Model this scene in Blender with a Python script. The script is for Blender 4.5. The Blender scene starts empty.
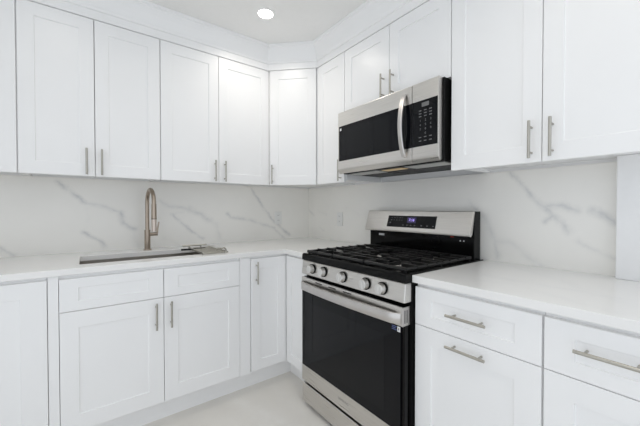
import bpy, bmesh, math
from mathutils import Vector, Matrix
C = bpy.context.scene
COL = C.collection
PI = math.pi

# ---------------------------------------------------------------- camera, world, exposure
cam = bpy.data.cameras.new('camera')
cam.sensor_width = 36.0
cam.lens = 310.33 / 640 * 36
cam.clip_start = 0.02
camo = bpy.data.objects.new('camera', cam)
COL.objects.link(camo)
camo.location = (-1.7298, -2.4826, 1.1923)
camo.rotation_euler = (PI / 2 - 0.0143, 0, -0.6448)
C.camera = camo

W = bpy.data.worlds.new('daylight')
C.world = W
W.use_nodes = True
bg = W.node_tree.nodes['Background']
bg.inputs[0].default_value = (0.875, 0.93, 1.0, 1)
bg.inputs[1].default_value = 1.17

C.view_settings.view_transform = 'Standard'
C.view_settings.look = 'None'
C.view_settings.gamma = 1
C.view_settings.exposure = 0.0
try:
    C.cycles.max_bounces = 16
    C.cycles.diffuse_bounces = 12     # a white kitchen lives on light bounced many times
except Exception:
    pass
LAMP_POWER = 1.9
LAMP_POWER_ADDED = 1.7  # for the two added rear lights out of view
CEIL = 2.41

# ---------------------------------------------------------------- materials
def mat(name, col, rough=0.5, metal=0.0, **kw):
    m = bpy.data.materials.new(name)
    m.use_nodes = True
    b = m.node_tree.nodes['Principled BSDF']
    b.inputs['Base Color'].default_value = (*col, 1)
    b.inputs['Roughness'].default_value = rough
    b.inputs['Metallic'].default_value = metal
    for k, v in kw.items():
        b.inputs[k].default_value = v
    return m

def noise_tint(m, scale, amount, stretch=(1, 1, 1), rough_var=0.0, bump=0.0):
    nt = m.node_tree
    b = nt.nodes['Principled BSDF']
    tc = nt.nodes.new('ShaderNodeTexCoord')
    mp = nt.nodes.new('ShaderNodeMapping')
    mp.inputs['Scale'].default_value = stretch
    n = nt.nodes.new('ShaderNodeTexNoise')
    n.inputs['Scale'].default_value = scale
    n.inputs['Detail'].default_value = 4
    nt.links.new(tc.outputs['Object'], mp.inputs[0])
    nt.links.new(mp.outputs[0], n.inputs['Vector'])
    base = b.inputs['Base Color'].default_value[:3]
    r = nt.nodes.new('ShaderNodeMapRange')
    r.inputs[1].default_value = 0.3
    r.inputs[2].default_value = 0.7
    r.inputs[3].default_value = 1 - amount
    r.inputs[4].default_value = 1 + amount
    nt.links.new(n.outputs['Fac'], r.inputs[0])
    mx = nt.nodes.new('ShaderNodeVectorMath')
    mx.operation = 'SCALE'
    mx.inputs[0].default_value = base
    nt.links.new(r.outputs[0], mx.inputs['Scale'])
    nt.links.new(mx.outputs[0], b.inputs['Base Color'])
    if rough_var:
        q = nt.nodes.new('ShaderNodeMapRange')
        q.inputs[1].default_value = 0.3
        q.inputs[2].default_value = 0.7
        ro = b.inputs['Roughness'].default_value
        q.inputs[3].default_value = ro - rough_var
        q.inputs[4].default_value = ro + rough_var
        nt.links.new(n.outputs['Fac'], q.inputs[0])
        nt.links.new(q.outputs[0], b.inputs['Roughness'])
    if bump:
        bp = nt.nodes.new('ShaderNodeBump')
        bp.inputs['Strength'].default_value = bump
        bp.inputs['Distance'].default_value = 0.002
        nt.links.new(n.outputs['Fac'], bp.inputs['Height'])
        nt.links.new(bp.outputs[0], b.inputs['Normal'])
    return m

def stone(name, base, vein, axes, veins, rough=0.25, width=0.012, warp=0.05, cloud=0.03, strength=1.0):
    """polished slab: veins run along given poly-lines (in object space), roughened by noise"""
    m = mat(name, base, rough)
    nt = m.node_tree
    N, L = nt.nodes, nt.links
    b = N['Principled BSDF']
    tc = N.new('ShaderNodeTexCoord')
    n1 = N.new('ShaderNodeTexNoise'); n1.inputs['Scale'].default_value = 13; n1.inputs['Detail'].default_value = 8; n1.inputs['Roughness'].default_value = .68
    L.new(tc.outputs['Object'], n1.inputs['Vector'])
    s = N.new('ShaderNodeVectorMath'); s.operation = 'SUBTRACT'; s.inputs[1].default_value = (.5, .5, .5)
    L.new(n1.outputs['Color'], s.inputs[0])
    s2 = N.new('ShaderNodeVectorMath'); s2.operation = 'SCALE'; s2.inputs['Scale'].default_value = warp
    L.new(s.outputs[0], s2.inputs[0])
    s3 = N.new('ShaderNodeVectorMath'); s3.operation = 'ADD'
    L.new(tc.outputs['Object'], s3.inputs[0]); L.new(s2.outputs[0], s3.inputs[1])
    s4 = N.new('ShaderNodeVectorMath'); s4.operation = 'MULTIPLY'
    s4.inputs[1].default_value = tuple(1.0 if a in axes else 0.0 for a in 'xyz')
    L.new(s3.outputs[0], s4.inputs[0])
    P = s4.outputs[0]
    def to3(p):
        d = dict(zip(axes, p))
        return tuple(d.get(a, 0.0) for a in 'xyz')
    acc = None
    for wgt, wid, pts in veins:
        for A, B in zip(pts[:-1], pts[1:]):
            a3, b3 = Vector(to3(A)), Vector(to3(B))
            ba = b3 - a3
            pa = N.new('ShaderNodeVectorMath'); pa.operation = 'SUBTRACT'; pa.inputs[1].default_value = a3
            L.new(P, pa.inputs[0])
            dt = N.new('ShaderNodeVectorMath'); dt.operation = 'DOT_PRODUCT'; dt.inputs[1].default_value = ba / max(ba.length_squared, 1e-9)
            L.new(pa.outputs[0], dt.inputs[0])
            cl = N.new('ShaderNodeClamp'); L.new(dt.outputs['Value'], cl.inputs[0])
            sc = N.new('ShaderNodeVectorMath'); sc.operation = 'SCALE'; sc.inputs[0].default_value = ba
            L.new(cl.outputs[0], sc.inputs['Scale'])
            ds = N.new('ShaderNodeVectorMath'); ds.operation = 'DISTANCE'
            L.new(pa.outputs[0], ds.inputs[0]); L.new(sc.outputs[0], ds.inputs[1])
            mr = N.new('ShaderNodeMapRange'); mr.interpolation_type = 'SMOOTHSTEP'
            mr.interpolation_type = 'LINEAR'
            mr.inputs[1].default_value = 0; mr.inputs[2].default_value = width * wid * 1.9
            mr.inputs[3].default_value = wgt; mr.inputs[4].default_value = 0
            L.new(ds.outputs['Value'], mr.inputs[0])
            if acc is None:
                acc = mr.outputs[0]
            else:
                mx = N.new('ShaderNodeMath'); mx.operation = 'MAXIMUM'
                L.new(acc, mx.inputs[0]); L.new(mr.outputs[0], mx.inputs[1])
                acc = mx.outputs[0]
    pw = N.new('ShaderNodeMath'); pw.operation = 'POWER'; pw.inputs[1].default_value = 1.9
    L.new(acc, pw.inputs[0]); acc = pw.outputs[0]
    n2 = N.new('ShaderNodeTexNoise'); n2.inputs['Scale'].default_value = 14; n2.inputs['Detail'].default_value = 6
    L.new(tc.outputs['Object'], n2.inputs['Vector'])
    r2 = N.new('ShaderNodeMapRange'); r2.inputs[1].default_value = .3; r2.inputs[2].default_value = .62
    r2.inputs[3].default_value = .12 * strength; r2.inputs[4].default_value = strength
    L.new(n2.outputs['Fac'], r2.inputs[0])
    mu = N.new('ShaderNodeMath'); mu.operation = 'MULTIPLY'
    L.new(acc, mu.inputs[0]); L.new(r2.outputs[0], mu.inputs[1])
    n3 = N.new('ShaderNodeTexNoise'); n3.inputs['Scale'].default_value = 2.2; n3.inputs['Detail'].default_value = 5
    L.new(tc.outputs['Object'], n3.inputs['Vector'])
    r3 = N.new('ShaderNodeMapRange'); r3.inputs[1].default_value = .3; r3.inputs[2].default_value = .7
    r3.inputs[3].default_value = 1 - cloud; r3.inputs[4].default_value = 1 + cloud
    L.new(n3.outputs['Fac'], r3.inputs[0])
    cv = N.new('ShaderNodeVectorMath'); cv.operation = 'SCALE'; cv.inputs[0].default_value = base
    L.new(r3.outputs[0], cv.inputs['Scale'])
    mix = N.new('ShaderNodeMix'); mix.data_type = 'RGBA'
    mix.inputs[7].default_value = (*vein, 1)
    L.new(mu.outputs[0], mix.inputs[0]); L.new(cv.outputs[0], mix.inputs[6])
    L.new(mix.outputs[2], b.inputs['Base Color'])
    return m

M = {}
M['white'] = noise_tint(mat('white_cabinet_paint', (.90, .90, .90), .34), 3, .006)
M['wall'] = noise_tint(mat('white_wall_paint', (.88, .88, .88), .6), 30, .01)
M['ceil'] = noise_tint(mat('ceiling_paint', (.88, .875, .86), .8), 30, .008)
M['steel'] = noise_tint(mat('brushed_stainless', (.66, .64, .61), .30, 1.0), 6, .05, (1, 40, 40), .03)
M['steelv'] = noise_tint(mat('satin_stainless', (.62, .595, .575), .34, 1.0), 20, .03, (1, 1, 1), .03)
M['rose'] = noise_tint(mat('pale_satin_nozzle', (.68, .60, .54), .5, 1.0), 20, .02)
M['bright'] = noise_tint(mat('bright_satin_knob', (.74, .73, .71), .38, 1.0), 20, .02)
M['nickel'] = noise_tint(mat('brushed_nickel', (.46, .44, .395), .33, 1.0), 30, .04)
M['bronze'] = noise_tint(mat('warm_brushed_nickel', (.43, .36, .295), .30, 1.0), 30, .04)
M['sink'] = noise_tint(mat('sink_stainless', (.43, .40, .36), .38, 1.0), 10, .06, (1, 30, 30))
M['black'] = noise_tint(mat('black_enamel', (.004, .004, .004), .10, 0, **{'Specular IOR Level': .13}), 8, .05)
M['blackm'] = noise_tint(mat('black_matte_metal', (.006, .006, .006), .45, 0, **{'Specular IOR Level': .15}), 20, .1)
M['iron'] = noise_tint(mat('cast_iron', (.009, .009, .009), .36, 0, **{'Specular IOR Level': .35}), 90, .2, (1, 1, 1), .05, .15)
M['glass'] = noise_tint(mat('black_oven_glass', (.004, .0045, .006), .04, 0, **{'Specular IOR Level': .19}), 3, .05)
M['inner'] = noise_tint(mat('oven_window_tint', (.005, .0055, .007), .06, 0, **{'Specular IOR Level': .22}), 3, .05)
M['key'] = noise_tint(mat('grey_key_print', (.16, .16, .16), .5), 5, .02)
M['label'] = noise_tint(mat('white_label', (.8, .8, .8), .5), 5, .02)
M['red'] = noise_tint(mat('red_label', (.5, .05, .03), .5), 5, .02)
M['blue'] = noise_tint(mat('blue_label', (.10, .13, .30), .5), 5, .02)
M['logo'] = noise_tint(mat('grey_logo', (.42, .41, .40), .4, .8), 5, .02)
M['alu'] = noise_tint(mat('burner_aluminium', (.55, .53, .50), .4, 1.0), 20, .05)
M['filter'] = noise_tint(mat('dark_filter_mesh', (.03, .03, .03), .5, .6), 200, .3)
M['cover'] = noise_tint(mat('light_grey_cover', (.55, .55, .53), .4), 20, .03)
M['dark'] = noise_tint(mat('dark_gap', (.03, .03, .03), .6), 5, .05)
M['plate'] = noise_tint(mat('white_plastic', (.82, .82, .80), .35), 5, .01)


def emit(name, col, s):
    m = mat(name, (0, 0, 0), .5)
    b = m.node_tree.nodes['Principled BSDF']
    b.inputs['Emission Color'].default_value = (*col, 1)
    b.inputs['Emission Strength'].default_value = s
    return m
M['lamp'] = emit('lamp_lens', (1, .97, .92), 12)
M['lens_amber'] = emit('warm_lamp_lens', (1, .75, .42), .3)
M['clock'] = emit('clock_digits', (.45, .35, 1.0), 1.6)
M['clockbg'] = noise_tint(mat('clock_window', (.03, .02, .10), .2), 5, .05)

V_S = [(1, 1.3, [(-1.865, 1.357), (-1.81, 1.294), (-1.734, 1.228)]), (.8, 1.2, [(-1.734, 1.228), (-1.63, 1.206), (-1.545, 1.16)]),
       (1, 1.9, [(-1.545, 1.16), (-1.525, 1.095), (-1.471, 1.053)]),
       (1, 1.3, [(-1.742, 1.034), (-1.682, .998), (-1.634, .944)]), (.3, 1.2, [(-1.734, 1.228), (-1.723, 1.138), (-1.742, 1.034)]),
       (.9, 1.2, [(-2.2, 1.02), (-2.122, .973), (-2.066, .925)]), (.45, 2.6, [(-1.545, 1.16), (-1.487, 1.072), (-1.443, .925)]),
       (.8, 1.4, [(-1.31, 1.248), (-1.249, 1.207), (-1.102, 1.189)]), (.9, 2.2, [(-1.102, 1.189), (-1.024, 1.152), (-.953, 1.096)]),
       (.55, 1.8, [(-.953, 1.096), (-.897, 1.057), (-.87, .952)]),
       (.7, 1, [(-1.234, 1.146), (-1.153, 1.163)]), (1, 1.1, [(-1.218, 1.146), (-1.103, 1.029), (-1.008, .957)]),
       (1, 1.2, [(-.593, 1.36), (-.517, 1.241), (-.379, 1.072), (-.22, .947)]),
       (1, 1.5, [(-.811, 1.15), (-.781, 1.121), (-.67, 1.109)]), (.8, 1.3, [(-.67, 1.109), (-.517, 1.066), (-.38, 1.009), (-.27, .918)]),
       (.4, 2, [(-1.282, .978), (-1.153, .903)])]
V_R = [(.7, 1.2, [(-.004, 1.178), (-.079, 1.131)]), (.5, 1, [(-.151, 1.166), (-.283, 1.134)]), (.5, 1, [(-.182, 1.012), (-.243, .987)]),
       (.3, 1.5, [(-.543, 1.205), (-.709, 1.141)]),
       (.9, 1.2, [(-1.799, 1.374), (-1.879, 1.272), (-1.945, 1.206)]), (.9, 1.3, [(-1.945, 1.206), (-1.981, 1.162), (-2.047, 1.084)]),
       (.9, 1.5, [(-1.945, 1.206), (-2.013, 1.21), (-2.065, 1.184)]), (1, 1.3, [(-1.981, 1.162), (-1.954, 1.129)]),
       (1, 1.6, [(-2.124, 1.184), (-2.162, 1.165), (-2.202, 1.137)]), (.6, 1.2, [(-2.078, 1.045), (-2.125, 1.015), (-2.192, .985)]),
       (.7, 1.6, [(-1.591, 1.225), (-1.669, 1.146), (-1.725, 1.026), (-1.742, .944)]),
       (.6, 2, [(-1.725, 1.026), (-1.809, 1.015), (-1.89, .946), (-1.948, .92)])]
V_C = [(.5, 1.6, [(-.30, -1.72), (-.42, -1.95), (-.40, -2.30)]), (.4, 1.2, [(-.10, -1.85), (-.28, -2.10), (-.52, -2.35)]),
       (.4, 1.2, [(-.55, -1.75), (-.48, -2.0), (-.60, -2.3)]), (.3, 1.5, [(-.5, -.2), (-.2, -.7)]), (.3, 1.5, [(-1.0, -.1), (-.75, -.5)]),
       (.3, 1.5, [(-2.4, -.3), (-1.95, -.5)])]
V_F = [(.8, 3.0, [(-1.02, -.6), (-.83, -1.1), (-.6, -1.7)]), (.5, 2.5, [(-.75, -.6), (-.7, -1.2)]), (.5, 2.5, [(-1.5, -.8), (-1.2, -1.5), (-1.0, -2.2)])]
M['slab_s'] = stone('marble_slab_sink_side', (.915, .90, .86), (.65, .65, .645), 'xz', V_S, .22, .0115, .055)
M['slab_r'] = stone('marble_slab_range_side', (.915, .90, .86), (.65, .65, .645), 'yz', V_R, .22, .0115, .055)
M['counter'] = stone('white_quartz', (.86, .853, .84), (.72, .725, .735), 'xy', V_C, .16, .02, .10, .015)
M['floor'] = stone('floor_tile', (.76, .735, .69), (.83, .815, .78), 'xy', V_F, .30, .02, .10, .05)

# ---------------------------------------------------------------- mesh helpers
def new_obj(name, bm, m, parent=None, loc=None, bevel=0, seg=2, smooth=False):
    bmesh.ops.recalc_face_normals(bm, faces=bm.faces[:])
    me = bpy.data.meshes.new(name)
    bm.to_mesh(me)
    bm.free()
    o = bpy.data.objects.new(name, me)
    COL.objects.link(o)
    if m is not None:
        me.materials.append(m)
    if parent is not None:
        o.parent = parent
    if loc is not None:
        o.location = loc
    if smooth:
        for p in me.polygons:
            p.use_smooth = True
        try:
            me.set_sharp_from_angle(angle=math.radians(40))
        except Exception:
            pass
    if bevel:
        b = o.modifiers.new('bevel', 'BEVEL')
        b.width = bevel
        b.segments = seg
        b.limit_method = 'ANGLE'
        b.angle_limit = math.radians(40)
    return o

def thing(name, label, cat, loc=(0, 0, 0), rz=0, group=None):
    o = bpy.data.objects.new(name, None)
    COL.objects.link(o)
    o.location = loc
    o.rotation_euler = (0, 0, rz)
    o.empty_display_size = .05
    return tag(o, label, cat, group)

def tag(o, label, cat, group=None):
    o['label'] = label
    o['category'] = cat
    if group:
        o['group'] = group
    return o

def struct(o):
    o['kind'] = 'structure'
    return o

def box(bm, x0, x1, y0, y1, z0, z1):
    vs = [bm.verts.new((x, y, z)) for x in (x0, x1) for y in (y0, y1) for z in (z0, z1)]
    for f in ((0, 1, 3, 2), (4, 6, 7, 5), (0, 4, 5, 1), (2, 3, 7, 6), (0, 2, 6, 4), (1, 5, 7, 3)):
        bm.faces.new([vs[i] for i in f])

def boxes(*bs):
    bm = bmesh.new()
    for b in bs:
        box(bm, *b)
    return bm

def cyl(bm, a, b, r, n=16, r2=None):
    a, b = Vector(a), Vector(b)
    r2 = r if r2 is None else r2
    d = (b - a).normalized()
    u = d.orthogonal().normalized()
    v = d.cross(u)
    ra = [bm.verts.new(a + r * (math.cos(t) * u + math.sin(t) * v)) for t in [2 * PI * i / n for i in range(n)]]
    rb = [bm.verts.new(b + r2 * (math.cos(t) * u + math.sin(t) * v)) for t in [2 * PI * i / n for i in range(n)]]
    for i in range(n):
        j = (i + 1) % n
        bm.faces.new((ra[i], ra[j], rb[j], rb[i]))
    bm.faces.new(ra[::-1])
    bm.faces.new(rb)

def tube(bm, pts, r, n=12):
    """round tube along a path (parallel transport)"""
    pts = [Vector(p) for p in pts]
    rs = r if isinstance(r, (list, tuple)) else [r] * len(pts)
    prev = None
    rings = []
    for i, p in enumerate(pts):
        t = (pts[min(i + 1, len(pts) - 1)] - pts[max(i - 1, 0)]).normalized()
        if prev is None:
            u = t.orthogonal().normalized()
        else:
            u = (prev - t * prev.dot(t)).normalized()
        prev = u
        v = t.cross(u)
        rings.append([bm.verts.new(p + rs[i] * (math.cos(a) * u + math.sin(a) * v)) for a in [2 * PI * k / n for k in range(n)]])
    for A, B in zip(rings[:-1], rings[1:]):
        for k in range(n):
            j = (k + 1) % n
            bm.faces.new((A[k], A[j], B[j], B[k]))
    bm.faces.new(rings[0][::-1])
    bm.faces.new(rings[-1])

def cells(xs, ys, z0, z1, inside):
    """slab made of the grid cells for which inside(cx, cy) is true (clean outer skin)"""
    bm = bmesh.new()
    V = {}
    def v(i, j, z):
        k = (i, j, z)
        if k not in V:
            V[k] = bm.verts.new((xs[i], ys[j], z))
        return V[k]
    nx, ny = len(xs) - 1, len(ys) - 1
    ins = {(i, j): inside((xs[i] + xs[i + 1]) / 2, (ys[j] + ys[j + 1]) / 2) for i in range(nx) for j in range(ny)}
    for (i, j), q in ins.items():
        if not q:
            continue
        bm.faces.new((v(i, j, z1), v(i + 1, j, z1), v(i + 1, j + 1, z1), v(i, j + 1, z1)))
        bm.faces.new((v(i, j, z0), v(i, j + 1, z0), v(i + 1, j + 1, z0), v(i + 1, j, z0)))
        for di, dj, a, b in ((-1, 0, (i, j), (i, j + 1)), (1, 0, (i + 1, j + 1), (i + 1, j)), (0, -1, (i + 1, j), (i, j)), (0, 1, (i, j + 1), (i + 1, j + 1))):
            if not ins.get((i + di, j + dj), False):
                bm.faces.new((v(*a, z0), v(*a, z1), v(*b, z1), v(*b, z0)))
    return bm

def prism(poly, z0, z1):
    bm = bmesh.new()
    a = [bm.verts.new((x, y, z0)) for x, y in poly]
    b = [bm.verts.new((x, y, z1)) for x, y in poly]
    n = len(poly)
    for i in range(n):
        j = (i + 1) % n
        bm.faces.new((a[i], a[j], b[j], b[i]))
    bm.faces.new(a[::-1])
    bm.faces.new(b)
    return bm

def extrude_x(prof, x0, x1):
    """closed profile of (y, z) swept along x"""
    bm = bmesh.new()
    a = [bm.verts.new((x0, y, z)) for y, z in prof]
    b = [bm.verts.new((x1, y, z)) for y, z in prof]
    n = len(prof)
    for i in range(n):
        j = (i + 1) % n
        bm.faces.new((a[i], a[j], b[j], b[i]))
    bm.faces.new(a[::-1])
    bm.faces.new(b)
    return bm

def text_obj(name, s, size, m, parent, mtx, depth=.0004):
    cu = bpy.data.curves.new(name, 'FONT')
    cu.body = s
    cu.size = size
    cu.extrude = depth
    cu.align_x = 'CENTER'
    cu.align_y = 'CENTER'
    t = bpy.data.objects.new(name + '_tmp', cu)
    COL.objects.link(t)
    bpy.context.view_layer.update()
    me = bpy.data.meshes.new_from_object(t.evaluated_get(bpy.context.evaluated_depsgraph_get()))
    bpy.data.objects.remove(t)
    bpy.data.curves.remove(cu)
    me.transform(mtx)
    me.materials.clear()
    me.materials.append(m)
    me.name = name
    o = bpy.data.objects.new(name, me)
    COL.objects.link(o)
    o.parent = parent
    return o

FACE = Matrix.Rotation(PI / 2, 4, 'X')          # text standing upright, reading from -y
def at(x, y, z):
    return Matrix.Translation((x, y, z)) @ FACE

# shaker door: local x = width, z = up, front towards -y; lies between y and y - T
T = .02
def shaker(name, parent, x0, x1, z0, z1, yb, stile=.064, rail=.066, depth=.0055):
    bm = bmesh.new()
    yf = yb - T
    e = .0015
    k = .003
    def ring(x0, x1, z0, z1, y):
        return [bm.verts.new(p) for p in ((x0, y, z0), (x1, y, z0), (x1, y, z1), (x0, y, z1))]
    R = [ring(x0, x1, z0, z1, yb), ring(x0, x1, z0, z1, yf + e), ring(x0 + e, x1 - e, z0 + e, z1 - e, yf),
         ring(x0 + stile, x1 - stile, z0 + rail, z1 - rail, yf),
         ring(x0 + stile + .001, x1 - stile - .001, z0 + rail + .001, z1 - rail - .001, yf + depth - .001),
         ring(x0 + stile + k, x1 - stile - k, z0 + rail + k, z1 - rail - k, yf + depth)]
    for A, B in zip(R[:-1], R[1:]):
        for i in range(4):
            j = (i + 1) % 4
            bm.faces.new((A[i], A[j], B[j], B[i]))
    bm.faces.new(R[0][::-1])
    bm.faces.new(R[-1])
    return new_obj(name, bm, M['white'], parent)

def pull(door, x, z, yf, length=.145, vertical=True, r=.0052, spacing=None, name='handle'):
    """bar pull on two posts"""
    h = length / 2
    s = (spacing or length * .68) / 2
    bm = bmesh.new()
    off = .031
    if vertical:
        cyl(bm, (x, yf - off, z - h), (x, yf - off, z + h), r)
        for q in (-s, s):
            cyl(bm, (x, yf, z + q), (x, yf - off, z + q), r * .75, 12)
    else:
        cyl(bm, (x - h, yf - off, z), (x + h, yf - off, z), r)
        for q in (-s, s):
            cyl(bm, (x + q, yf, z), (x + q, yf - off, z), r * .75, 12)
    return new_obj(name, bm, M['nickel'], door, smooth=True)

BACK = .0145     # the walls stand 15 mm behind the faces of the stone slabs
def wall_body(parent, x0, x1, z0, z1, d=.33, rec=.016):
    t = .016
    bm = boxes((x0, x0 + t, -d, BACK, z0, z1), (x1 - t, x1, -d, BACK, z0, z1), (x0 + t, x1 - t, -d, BACK, z0 + rec, z0 + rec + t),
               (x0 + t, x1 - t, -d, BACK, z1 - t, z1), (x0 + t, x1 - t, BACK - .008, BACK, z0 + rec + t, z1 - t),
               (x0 + t, x1 - t, -d, -d + .018, z0, z0 + rec), (x0 + t, x1 - t, -d, -d + .018, z0 + rec + t, z0 + rec + t + .03))
    return new_obj('cabinet_body', bm, M['white'], parent)

def base_body(parent, x0, x1, z0=.13, z1=.884, d=.61, toe=.545, shelf=True):
    t = .018
    bm = boxes((x0, x0 + t, -d, BACK, z0, z1), (x1 - t, x1, -d, BACK, z0, z1), (x0 + t, x1 - t, -d, BACK, z0, z0 + t),
               (x0 + t, x1 - t, BACK - .01, BACK, z0 + t, z1), (x0 + t, x1 - t, -d, -d + .02, z1 - .035, z1),
               (x0 + t, x1 - t, -d, -d + .02, .70, .72))
    o = new_obj('cabinet_body', bm, M['white'], parent)
    new_obj('toe_kick', boxes((x0, x1, -toe, -toe + .018, 0, z0)), M['white'], parent)
    return o

# ---------------------------------------------------------------- the room
struct(new_obj('floor', boxes((-3.4, .015, -3.7, .015, -.05, 0)), M['floor']))
struct(new_obj('ceiling', boxes((-3.4, .015, -3.7, .015, CEIL, CEIL + .05)), M['ceil']))
struct(new_obj('wall_back', boxes((-3.4, .115, .015, .115, -.05, CEIL + .05)), M['wall']))
struct(new_obj('wall_right', boxes((.015, .115, -3.7, .015, -.05, CEIL + .05)), M['wall']))
struct(new_obj('wall_left_added', boxes((-2.83, -2.73, -1.0, .0148, .001, CEIL - .001)), M['wall']))  # unseen stub wall, added to cut light from the left on the backsplash
struct(new_obj('trim_1', boxes((-.054, BACK, -2.39, -2.205, .9142, 1.4005)), M['wall'], bevel=.003))

tag(new_obj('backsplash', boxes((-2.72, BACK, 0, BACK, .914, 1.384)), M['slab_s']),
    'grey-veined white marble backsplash slab behind the sink faucet', 'backsplash', 'marble backsplash slabs')
tag(new_obj('backsplash', boxes((0, BACK, -2.2045, 0, .914, 1.384)), M['slab_r']),
    'grey-veined white marble backsplash slab behind the stove', 'backsplash', 'marble backsplash slabs')

# crown moulding along the cabinet tops
def crown():
    path = [Vector((-2.72, -.3315)), Vector((-.611, -.3315)), Vector((-.3315, -.611)), Vector((-.3315, -2.42))]
    prof = [(0, 2.238), (.021, 2.238), (.023, 2.240), (.023, 2.283), (.029, 2.287), (.031, 2.296), (.036, 2.305), (.042, 2.325), (.051, 2.35), (.062, 2.372),
            (.070, 2.384), (.076, 2.388), (.076, CEIL - .0005), (0, CEIL - .0005)]
    nrm = []
    for a, b in zip(path[:-1], path[1:]):
        d = (b - a).normalized()
        nrm.append(Vector((d.y, -d.x)))
    off = []
    for i in range(len(path)):
        if i == 0:
            off.append(nrm[0])
        elif i == len(path) - 1:
            off.append(nrm[-1])
        else:
            m_ = (nrm[i - 1] + nrm[i]).normalized()
            off.append(m_ / m_.dot(nrm[i]))
    bm = bmesh.new()
    R = [[bm.verts.new((p.x + q.x * o, p.y + q.y * o, z)) for o, z in prof] for p, q in zip(path, off)]
    n = len(prof)
    for A, B in zip(R[:-1], R[1:]):
        for i in range(n):
            j = (i + 1) % n
            bm.faces.new((A[i], A[j], B[j], B[i]))
    bm.faces.new(R[0]); bm.faces.new(R[-1][::-1])
    return bm
tag(new_obj('crown_molding', crown(), M['white']), 'white stepped crown moulding between the upper cabinets and the ceiling', 'crown moulding')

# ---------------------------------------------------------------- upper cabinets
UZ0, UZ1 = 1.371, 2.2346
BZ0, BZ1 = 1.385, 2.32
G = 'white shaker upper cabinets'
def upper_cabinet(label, loc, rz, w, splits, handles, z0=BZ0, dz0=UZ0, d=.33, hz=1.449, hl=.143):
    t = thing('upper_cabinet', label, 'cabinet', (*loc, 0), rz, G)
    wall_body(t, 0, w, z0, BZ1, d)
    edges = [.0025] + list(splits) + [w - .0025]
    for i, (a, b) in enumerate(zip(edges[:-1], edges[1:])):
        g0 = .0015 if i else 0
        g1 = .0015 if i < len(edges) - 2 else 0
        dr = shaker('door', t, a + g0, b - g1, dz0, UZ1, -d)
        if handles[i] is not None:
            pull(dr, handles[i], hz, -d - T, hl)
    return t
upper_cabinet('white two-door upper cabinet right of the faucet, next to the angled corner cabinet', (-1.3602, 0), 0, .7502 - .002, [.3625], [.3325, .401])
upper_cabinet('white two-door upper cabinet at the left, over the left half of the sink', (-2.002, 0), 0, .6418, [.3129], [.275, .343])
upper_cabinet('white upper cabinet cut off by the left edge of the picture', (-2.66, 0), 0, .658, [.329], [.295, .363])

# diagonal corner cabinet
t = thing('upper_cabinet', 'white angled single-door upper cabinet in the corner', 'cabinet', (0, 0, 0), 0, G)
bm = prism([(BACK, BACK), (-.608, BACK), (-.608, -.33), (-.33, -.608), (BACK, -.608)], BZ0 + .012, BZ1)
new_obj('cabinet_body', bm, M['white'], t)
D = .28 * math.sqrt(2)
dr = shaker('door', t, .020, D - .020, UZ0, UZ1, -.001)
dr.location = (-.61, -.33, 0)
dr.rotation_euler = (0, 0, -PI / 4)
pull(dr, .044, 1.449, -.001 - T, .143)

upper_cabinet('narrow white single-door upper cabinet between the corner cabinet and the microwave', (0, -.612), -PI / 2, .306, [], [.275])
upper_cabinet('short white two-door upper cabinet directly above the microwave', (0, -.9185), -PI / 2, .7575, [.3825], [.345, .414], z0=1.8165, dz0=1.8165, hz=1.893, hl=.138)
upper_cabinet('large white two-door upper cabinet right of the microwave', (0, -1.6765), -PI / 2, .737, [.3685], [.3355, .403], hz=1.456)

# ---------------------------------------------------------------- base cabinets
GB = 'white shaker base cabinets'
DZ0, DZ1, DM = .137, .869, .7096
t = thing('base_cabinet', 'white base cabinet with one tall plain door at the left edge', 'cabinet', (-2.60, 0, 0), 0, GB)
base_body(t, 0, .723)
shaker('door', t, .003, .7235, DZ0, .866, -.61, .088, .07)

t = thing('base_cabinet', 'white sink base cabinet with two false drawer fronts above two doors', 'cabinet', (-1.876, 0, 0), 0, GB)
w = .983
base_body(t, 0, w)
new_obj('filler', boxes((.002, .039, -.626, -.61, .13, .884)), M['white'], t)
new_obj('filler', boxes((.911, w - .002, -.626, -.61, .13, .884)), M['white'], t)
for a, b, hx in ((.0415, .4765, .4385), (.4795, .909, .5115)):
    shaker('false_drawer_front', t, a, b, DM + .0015, DZ1 - .005, -.61, .070, .044)
    dr = shaker('door', t, a, b, DZ0, DM - .0015, -.61, .070, .078)
    pull(dr, hx, .618, -.63, .142)

# corner (L-shaped) base cabinet
t = thing('base_cabinet', 'white corner base cabinet with folding doors left of the stove', 'cabinet', (0, 0, 0), 0, GB)
xs, ys = [-.8925, -.61, -.59, BACK], [-.888, -.61, -.59, BACK]
new_obj('cabinet_body', cells(xs, ys, .13, .884, lambda x, y: x > -.61 or y > -.61), M['white'], t)
new_obj('toe_kick', cells([-.8925, -.545, BACK], [-.888, -.545, BACK], 0, .13, lambda x, y: x > -.545 or y > -.545), M['white'], t)
dr = shaker('door', t, -.8885, -.6325, DZ0, DZ1 - .002, -.61, .062, .066)
pull(dr, -.855, .778, -.63, .142)
dr = shaker('door', t, 0, .25, DZ0, DZ1 - .002, 0, .062, .066)
dr.location = (-.61, -.6325, 0)
dr.rotation_euler = (0, 0, -PI / 2)

t = thing('base_cabinet', 'white base cabinet right of the stove with two horizontal bar handles', 'cabinet', (0, -1.684, 0), -PI / 2, GB)
w = .457
base_body(t, 0, w)
dr = shaker('drawer', t, .0015, w - .0025, DM + .0015, DZ1 - .002, -.61, .074, .046)
pull(dr, .228, .792, -.63, .145, False)
dr = shaker('pullout_front', t, .0015, w - .0025, DZ0, DM - .0015, -.61, .074, .068)
pull(dr, .227, .674, -.63, .145, False)

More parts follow.
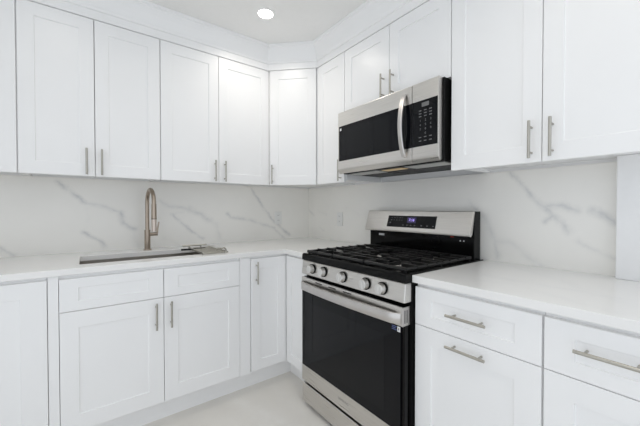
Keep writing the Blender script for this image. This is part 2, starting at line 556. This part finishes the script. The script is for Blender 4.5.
t = thing('base_cabinet', 'white base cabinet with a wide drawer at the right edge of the picture', 'cabinet', (0, -2.1425, 0), -PI / 2, GB)
w = .61
base_body(t, 0, w)
dr = shaker('drawer', t, .0025, w - .002, DM + .0015, DZ1 - .002, -.61, .074, .046)
pull(dr, .1545, .799, -.63, .150, False)
shaker('door', t, .0025, w - .002, DZ0, DM - .0015, -.61, .074, .068)

# ---------------------------------------------------------------- worktops
SX0, SX1, SY0, SY1 = -1.762, -1.045, -.532, -.197
xs, ys = [-2.62, SX0, SX1, -.645, BACK], [-.890, -.645, SY0, SY1, BACK]
tag(new_obj('countertop', cells(xs, ys, .884, .914, lambda x, y: (y > -.645 or x > -.645) and not (SX0 < x < SX1 and SY0 < y < SY1)), M['counter'], bevel=.002),
    'white quartz countertop running past the sink into the corner', 'countertop', 'white quartz countertops')
tag(new_obj('countertop', boxes((-.645, BACK, -2.76, -1.680, .884, .914)), M['counter'], bevel=.002),
    'white quartz countertop right of the stove', 'countertop', 'white quartz countertops')

# sink
t = thing('sink', 'long undermount stainless steel sink set in the white countertop', 'sink', (-1.4035, -.3645, .884))
hx, hy = .362, .171
def basin():
    bm = bmesh.new()
    def ring(a, b, z):
        return [bm.verts.new(p) for p in ((-a, -b, z), (a, -b, z), (a, b, z), (-a, b, z))]
    R = [ring(hx + .02, hy + .02, -.002), ring(hx, hy, -.002), ring(hx - .004, hy - .004, -.20), ring(hx - .02, hy - .02, -.215)]
    for A, B in zip(R[:-1], R[1:]):
        for i in range(4):
            bm.faces.new((A[i], A[(i + 1) % 4], B[(i + 1) % 4], B[i]))
    bm.faces.new(R[-1])
    return bm
o = new_obj('basin', basin(), M['sink'], t)
s = o.modifiers.new('solid', 'SOLIDIFY'); s.thickness = .0012; s.offset = -1
bm = bmesh.new(); cyl(bm, (0, 0, -.2145), (0, 0, -.211), .045, 24)
new_obj('drain', bm, M['steelv'], t, smooth=True)

# dish rack lying over the right end of the sink
t = thing('dish_rack', 'small stainless steel dish rack lying over the right end of the sink', 'dish rack', (-1.12, -.40, .914))
bm = bmesh.new()
z = .006
for y in [-.165 + i * .016 for i in range(21)]:
    cyl(bm, (-.05, y, z), (.10, y, z), .0038, 8)
new_obj('rods', bm, M['nickel'], t, smooth=True)
bm = boxes((-.055, -.043, -.175, .165, .001, .012), (.080, .100, -.175, .165, .001, .012))
new_obj('side_strip', bm, M['nickel'], t)
bm = bmesh.new()
for x in (-.062, .010):
    cyl(bm, (x, .10, .008), (x, .10, .029), .004, 10)
tube(bm, [(-.105, .10, .031), (.050, .10, .031)], .0052, 10)
bar_ = new_obj('raised_bar', bm, M['nickel'], t, smooth=True)
new_obj('dark_foot', boxes((-.112, .040, .088, .112, .0005, .011)), M['dark'], bar_)
bm = bmesh.new()
for x in (.070, .098):
    tube(bm, [(x + .016 * math.cos(a), -.10, .008 + .016 * math.sin(a)) for a in [PI * k / 8 for k in range(9)]], .004, 8)
tube(bm, [(.06, -.10, .006), (.118, -.10, .006)], .005, 8)
new_obj('end_hook', bm, M['nickel'], t, smooth=True)

# faucet
t = thing('faucet', 'tall brushed nickel gooseneck faucet behind the sink', 'faucet', (-1.404, -.115, .914), .07)
bm = bmesh.new()
cyl(bm, (0, 0, 0), (0, 0, .006), .025, 24)
cyl(bm, (0, 0, .006), (0, 0, .135), .018, 24)
new_obj('body', bm, M['bronze'], t, smooth=True)
bm = bmesh.new()
pts = [(0, 0, .13), (0, 0, .2), (0, 0, .27), (0, 0, .312)]
R_ = .090
pts += [(0, -R_ + R_ * math.cos(a), .312 + R_ * math.sin(a)) for a in [PI * k / 18 for k in range(1, 18)]]
pts += [(0, -2 * R_, .315), (0, -2 * R_, .305)]
tube(bm, pts, .0122, 16)
new_obj('spout', bm, M['bronze'], t, smooth=True)
bm = bmesh.new()
cyl(bm, (0, -2 * R_, .306), (0, -2 * R_, .215), .0142, 20, .0155)
head = new_obj('spray_head', bm, M['bronze'], t, smooth=True)
bm = bmesh.new()
cyl(bm, (0, -2 * R_, .216), (0, -2 * R_, .211), .0152, 20)
new_obj('nozzle_ring', bm, M['dark'], head, smooth=True)
bm = bmesh.new()
cyl(bm, (0, -2 * R_, .211), (0, -2 * R_, .135), .0145, 20, .015)
new_obj('nozzle', bm, M['rose'], head, smooth=True)
bm = bmesh.new()
cyl(bm, (.015, 0, .105), (.062, 0, .105), .012, 18)
lev = new_obj('valve', bm, M['bronze'], t, smooth=True)
bm = bmesh.new()
tube(bm, [(.060, 0, .108), (.062, -.002, .14), (.070, -.006, .188)], [.006, .0055, .0045], 10)
new_obj('lever', bm, M['bronze'], lev, smooth=True)

# ---------------------------------------------------------------- gas range
RW = .786
t = thing('gas_range', 'stainless steel gas range with black oven door between the white cabinets', 'stove', (0, -.8955, 0), -PI / 2)
YF = -.685
XL, XR = .0175, .782
new_obj('body', boxes((.004, RW - .004, -.640, -.012, .045, .895)), M['blackm'], t)
for x in (.035, RW - .035):
    for y in (-.615, -.07):
        bm = bmesh.new(); cyl(bm, (x, y, 0), (x, y, .05), .016, 14)
        new_obj('leg', bm, M['blackm'], t, smooth=True)
new_obj('drawer_front', boxes((XL, .772, YF + .002, -.640, .026, .138)), M['steel'], t, bevel=.003)

door = new_obj('oven_door', boxes((XL, .772, YF + .008, -.640, .155, .782)), M['black'], t, bevel=.003)
new_obj('glass', boxes((XL, .758, YF, YF + .008, .247, .701)), M['glass'], door, bevel=.001)
new_obj('inner_window', boxes((.085, RW - .115, YF - .0004, YF, .295, .640)), M['inner'], door)
new_obj('lower_trim', boxes((XL, .766, YF - .001, YF + .008, .155, .247)), M['steel'], door, bevel=.002)
top = new_obj('upper_trim', boxes((XL, .766, YF - .004, YF + .008, .701, .782)), M['steel'], door, bevel=.003)
for k in range(3):
    x = .16 + k * .12
    new_obj('vent_slot', boxes((x, x + .06, YF - .0046, YF - .003, .766, .772)), M['dark'], top)
# bowed full-width handle
def handle_bm():
    bm = bmesh.new()
    n = 40
    rings = []
    for i in range(n + 1):
        s = i / n
        x = XL + s * (.764 - XL)
        e = min(s, 1 - s)
        o = .004 + .020 * min(1, e / .05) ** .7 + .014 * math.sin(PI * s)
        y1 = YF - .003 - o
        th = .016
        y0 = min(YF - .003, y1 + th)
        zc, h = .733, .0225
        rings.append([bm.verts.new(p) for p in ((x, y0, zc - h), (x, y1 + .003, zc - h), (x, y1, zc - h + .004), (x, y1, zc + h - .004), (x, y1 + .003, zc + h), (x, y0, zc + h))])
    for A, B in zip(rings[:-1], rings[1:]):
        for k in range(6):
            j = (k + 1) % 6
            bm.faces.new((A[k], A[j], B[j], B[k]))
    bm.faces.new(rings[0][::-1]); bm.faces.new(rings[-1])
    return bm
new_obj('handle', handle_bm(), M['steelv'], door, smooth=True)
end = new_obj('end_cap', boxes((.766, .7735, YF - .006, -.642, .702, .781)), M['steelv'], door, bevel=.001)
new_obj('end_slot', boxes((.7733, .7741, YF + .006, YF + .011, .714, .768), (.7733, .7741, YF + .020, YF + .025, .714, .768)), M['dark'], end)
text_obj('logo', 'SAMSUNG', .017, M['logo'], door, at(.398, YF - .0012, .203))
st = new_obj('sticker', boxes((.742, .757, YF - .0012, YF - .0002, .674, .696)), M['label'], door)
bm = bmesh.new()
for k in range(3):
    box(bm, .712, .738 - .004 * (k == 1), YF - .001, YF - .0002, .677 + k * .007, .680 + k * .007)
new_obj('sticker_print', bm, M['blue'], door)
bm = boxes((.747, .752, YF - .0016, YF - .0010, .680, .690))
new_obj('sticker_mark', bm, M['key'], door)

# control panel, slightly raked
prof = [(-.640, .799), (YF - .002, .799), (YF - .004, .803), (YF + .004, .881), (-.640, .881)]
cp = new_obj('control_panel', extrude_x(prof, XL, XR - .002), M['steel'], t, bevel=.006, seg=4)
kb = [(-1.023, .843), (-1.128, .843), (-1.289, .843), (-1.454, .841), (-1.555, .840)]
for (ky, kz) in kb:
    x = -ky - .8955
    kn = bmesh.new()
    cyl(kn, (x, YF + .001, kz), (x, YF - .006, kz), .0285, 28)
    b0 = new_obj('knob', kn, M['black'], t, smooth=True)
    kn = bmesh.new()
    cyl(kn, (x, YF - .006, kz), (x, YF - .030, kz), .0245, 28, .0225)
    new_obj('knob_cap', kn, M['bright'], b0, bevel=.0015, smooth=True)
    kn = boxes((x - .0035, x + .0035, YF - .034, YF - .029, kz - .020, kz + .020))
    new_obj('grip', kn, M['bright'], b0, bevel=.001)

# cooktop
prof = [(-.640, .882), (YF + .006, .882), (YF + .002, .886), (YF + .004, .913), (YF + .012, .921), (-.640, .921), (-.10, .918), (-.02, .918), (-.02, .893), (-.640, .893)]
new_obj('cooktop', extrude_x(prof, XL - .006, XR), M['black'], t, bevel=.002)
new_obj('cooktop_label', boxes((.655, .700, -.640, -.612, .9205, .9222)), M['alu'], t)
burn = [(.165, -.50, .045), (.165, -.24, .035), (.393, -.37, .04), (.62, -.50, .05), (.62, -.24, .03)]
for (x, y, r) in burn:
    bm = bmesh.new()
    cyl(bm, (x, y, .917), (x, y, .926), r + .006, 28, r)
    b0 = new_obj('burner', bm, M['alu'], t, smooth=True)
    bm = bmesh.new()
    cyl(bm, (x, y, .926), (x, y, .932), r * .85, 28, r * .8)
    new_obj('burner_cap', bm, M['iron'], b0, smooth=True)

def grate(x0, x1, kind):
    bm = bmesh.new()
    y0, y1, zt, r = -.652, -.110, .942, .008
    z0 = zt - .009
    def bar(a, b, w=.0045, h=.007):
        a, b = Vector(a), Vector(b)
        if abs(a.x - b.x) > abs(a.y - b.y):
            box(bm, min(a.x, b.x), max(a.x, b.x), a.y - w, a.y + w, a.z - h, a.z + h * 1.5)
        else:
            box(bm, a.x - w, a.x + w, min(a.y, b.y), max(a.y, b.y), a.z - h, a.z + h * 1.5)
    tube(bm, [(x0 + .004, y0, z0), (x1 - .004, y0, z0)], r * 1.15, 12)
    tube(bm, [(x0 + .004, y1, z0), (x1 - .004, y1, z0)], r, 12)
    tube(bm, [(x0 + .008, y0, z0), (x0 + .008, y1, z0)], r * .9, 12)
    tube(bm, [(x1 - .008, y0, z0), (x1 - .008, y1, z0)], r * .9, 12)
    for x in (x0 + .012, x1 - .012):
        for y in (y0 + .004, y1 - .004, (y0 + y1) / 2):
            cyl(bm, (x, y, .919), (x, y, z0), .007, 10)
    xm = (x0 + x1) / 2
    if kind == 'side':
        bar((x0, -.375, z0), (x1, -.375, z0))
        for yc in (-.50, -.24):
            bar((xm, yc - .13, z0), (xm, yc - .035, z0)); bar((xm, yc + .035, z0), (xm, yc + .13, z0))
            for q in (-.075, 0, .075):
                bar((x0, yc + q, z0), (xm - .035 - .0 * q, yc + q, z0)); bar((xm + .035, yc + q, z0), (x1, yc + q, z0))
    else:
        for q in (-.58, -.52, -.22, -.16):
            bar((x0, q, z0), (x1, q, z0))
        for q in (-.44, -.37, -.30):
            bar((x0, q, z0), (xm - .04, q, z0)); bar((xm + .04, q, z0), (x1, q, z0))
        bar((xm, -.64, z0), (xm, -.45, z0)); bar((xm, -.29, z0), (xm, -.12, z0))
    return new_obj('grate', bm, M['iron'], t, bevel=.0012, seg=1)
grate(.030, .272, 'side')
grate(.276, .512, 'mid')
grate(.516, .764, 'side')

# backguard
new_obj('backguard', extrude_x([(-.012, .900), (-.070, .900), (-.078, .925), (-.078, 1.046), (-.108, 1.054), (-.080, 1.170), (-.012, 1.175)], .003, RW - .034), M['black'], t)
pan = extrude_x([(-.080, 1.172), (-.086, 1.178), (-.092, 1.174), (-.130, 1.054), (-.130, 1.044), (-.121, 1.040), (-.106, 1.052)], .000, RW - .022)
bp = new_obj('backguard_panel', pan, M['steel'], t, bevel=.0015)
new_obj('side_cap', boxes((RW - .034, RW - .027, -.076, -.010, .900, 1.177)), M['black'], t, bevel=.002)
# display, lying on the raked face: plane through (-.092, 1.174) and (-.126, 1.062)
a = math.atan2(.038, .120)
RAKE = Matrix.Translation((0, -.1112, 1.1135)) @ Matrix.Rotation(-a, 4, 'X')
bm = boxes((.195, .555, -.0012, .001, -.042, .034))
bm.transform(RAKE)
dp = new_obj('display', bm, M['glass'], bp)
bm = boxes((.352, .418, -.0018, -.0008, -.013, .025))
bm.transform(RAKE)
new_obj('clock_window', bm, M['clockbg'], dp)
text_obj('clock_digits', '7:16', .024, M['clock'], dp, RAKE @ Matrix.Translation((.385, -.0020, .006)) @ FACE)
kp = [(x, x + .010, .018, .021) for x in (.222, .245, .266, .288, .306)] + [(x, x + .008, .002, .006) for x in (.222, .245, .266, .288, .306)]
kp += [(.214, .226, -.016, -.010)] + [(x, x + .010, -.030, -.024) for x in (.322, .352, .380, .408, .456, .495, .536)]
for x0, x1, z0, z1 in kp:
    bm = boxes((x0, x1, -.0017, -.0008, z0, z1))
    bm.transform(RAKE)
    new_obj('key_print', bm, M['key'], dp)
new_obj('sticker', boxes((.085, .135, -.0788, -.0775, 1.006, 1.020)), M['label'], t)
new_obj('sticker', boxes((.625, .645, -.0788, -.0775, 1.030, 1.040)), M['red'], t)
for x in (.680, .700):
    new_obj('screw', boxes((x, x + .006, -.0788, -.0775, 1.010, 1.018)), M['label'], t)

# ---------------------------------------------------------------- microwave
MW = .738
t = thing('microwave', 'stainless steel over-the-range microwave mounted above the stove', 'microwave', (0, -.9255, 1.418), -PI / 2)
FY = -.412
new_obj('case', boxes((.003, MW - .003, -.378, BACK, .006, .396)), M['blackm'], t, bevel=.002)
SP = .578
def front(x0, x1):
    return extrude_x([(-.378, .008), (FY + .016, .001), (FY + .002, .020), (FY, .030), (FY, .393), (FY + .006, .397), (-.378, .397)], x0, x1)
d = new_obj('door', front(.001, SP - .0015), M['steel'], t, bevel=.0015)
new_obj('window', boxes((.012, SP - .0015, FY - .0012, FY + .002, .081, .304)), M['glass'], d)
new_obj('inner_window', boxes((.050, .430, FY - .0015, FY - .001, .112, .282)), M['inner'], d)
new_obj('sticker', boxes((.022, .036, FY - .0019, FY - .001, .275, .290)), M['label'], d)
def mw_handle():
    bm = bmesh.new()
    n = 24
    rings = []
    xa = SP - .043
    for i in range(n + 1):
        s = i / n
        z = .040 + s * .318
        o = .012 + .034 * math.sin(PI * s) ** .7
        rings.append([bm.verts.new(p) for p in ((xa - .011, FY - o + .012, z), (xa - .013, FY - o + .002, z), (xa - .009, FY - o - .002, z), (xa + .009, FY - o - .002, z), (xa + .013, FY - o + .002, z), (xa + .011, FY - o + .012, z))])
    for A, B in zip(rings[:-1], rings[1:]):
        for k in range(6):
            j = (k + 1) % 6
            bm.faces.new((A[k], A[j], B[j], B[k]))
    bm.faces.new(rings[0][::-1]); bm.faces.new(rings[-1])
    return bm
new_obj('handle', mw_handle(), M['steelv'], d, smooth=True)
c = new_obj('control_panel', front(SP + .0015, MW - .012), M['steel'], t, bevel=.0015)
pn = new_obj('keypad', boxes((SP + .0015, MW - .0165, FY - .0012, FY + .002, .081, .304)), M['glass'], c)
new_obj('display', boxes((.636, .676, FY - .0020, FY - .001, .272, .292)), M['key'], pn)
rows = ['1 2 3', '4 5 6', '7 8 9', '0']
for k, s in enumerate(('1', '2', '3', '4', '5', '6', '7', '8', '9', '0')):
    x = .628 + .029 * (k % 3) if k < 9 else .657
    text_obj('key_digit', s, .015, M['key'], pn, at(x, FY - .0014, .205 - .021 * (k // 3)))
for z in (.252, .238, .224, .122, .104):
    for q in range(3):
        new_obj('key_print', boxes((.620 + .029 * q, .634 + .029 * q, FY - .0018, FY - .001, z, z + .0045)), M['key'], pn)
u = new_obj('vent_base', boxes((.010, MW - .008, -.372, -.010, .001, .009)), M['blackm'], t, bevel=.002)
new_obj('grease_filter', boxes((.04, .30, -.22, -.06, -.001, .0025)), M['filter'], u)
new_obj('grease_filter', boxes((.45, .71, -.22, -.06, -.001, .0025)), M['filter'], u)
new_obj('lamp_lens', boxes((.30, .45, -.33, -.27, -.001, .0025)), M['lens_amber'], u)
new_obj('vent_cover', boxes((.03, .27, -.345, -.235, -.001, .0025)), M['cover'], u)
new_obj('vent_cover', boxes((.48, .715, -.345, -.235, -.001, .0025)), M['cover'], u)

# ---------------------------------------------------------------- outlets, ceiling lights
def outlet(label, loc, rz):
    t = thing('power_outlet', label, 'outlet', loc, rz, 'white wall outlets')
    p = new_obj('cover_plate', boxes((-.036, .036, -.006, 0, -.058, .058)), M['plate'], t, bevel=.002)
    for z in (-.022, .022):
        s = new_obj('socket', boxes((-.016, .016, -.0075, -.005, z - .014, z + .014)), M['plate'], t, bevel=.001)
        new_obj('slot', boxes((-.007, -.005, -.0079, -.007, z - .004, z + .006), (.005, .007, -.0079, -.007, z - .004, z + .006)), M['dark'], s)
outlet('white outlet on the marble behind the sink, near the corner', (-.34, 0, 1.108), 0)
outlet('white outlet on the marble just left of the stove', (0, -.467, 1.103), -PI / 2)

def downlight(label, x, y, power):
    t = thing('recessed_light', label, 'ceiling light', (x, y, CEIL), 0, 'recessed ceiling lights')
    bm = bmesh.new()
    n = 40
    R = []
    for r, z in ((.062, 0), (.062, -.003), (.056, -.006), (.047, -.005), (.045, -.002), (.045, 0)):
        R.append([bm.verts.new((r * math.cos(2 * PI * i / n), r * math.sin(2 * PI * i / n), z)) for i in range(n)])
    for A, B in zip(R[:-1], R[1:]):
        for i in range(n):
            j = (i + 1) % n
            bm.faces.new((A[i], A[j], B[j], B[i]))
    new_obj('trim_ring', bm, M['ceil'], t, smooth=True)
    bm = bmesh.new(); cyl(bm, (0, 0, -.0005), (0, 0, -.003), .0445, 40)
    new_obj('lens', bm, M['lamp'], t)
    L = bpy.data.lights.new('downlight', 'AREA')
    L.shape = 'DISK'; L.size = .085; L.energy = power; L.spread = math.radians(150); L.color = (1, .94, .85)
    lo = bpy.data.objects.new('downlight', L)
    COL.objects.link(lo)
    lo.parent = t
    lo.location = (0, 0, -.008)
downlight('round recessed ceiling light above the corner of the kitchen', -.826, -.716, LAMP_POWER)
downlight('round recessed ceiling light above the sink', -1.86, -.96, LAMP_POWER * .4)
downlight('added unseen ceiling light above the floor in front of the stove', -.95, -2.25, LAMP_POWER_ADDED)  # added out of view to light the room from behind
downlight('added unseen ceiling light in the middle of the kitchen', -2.1, -2.6, LAMP_POWER_ADDED)  # second added rear light, out of view, for more general brightness
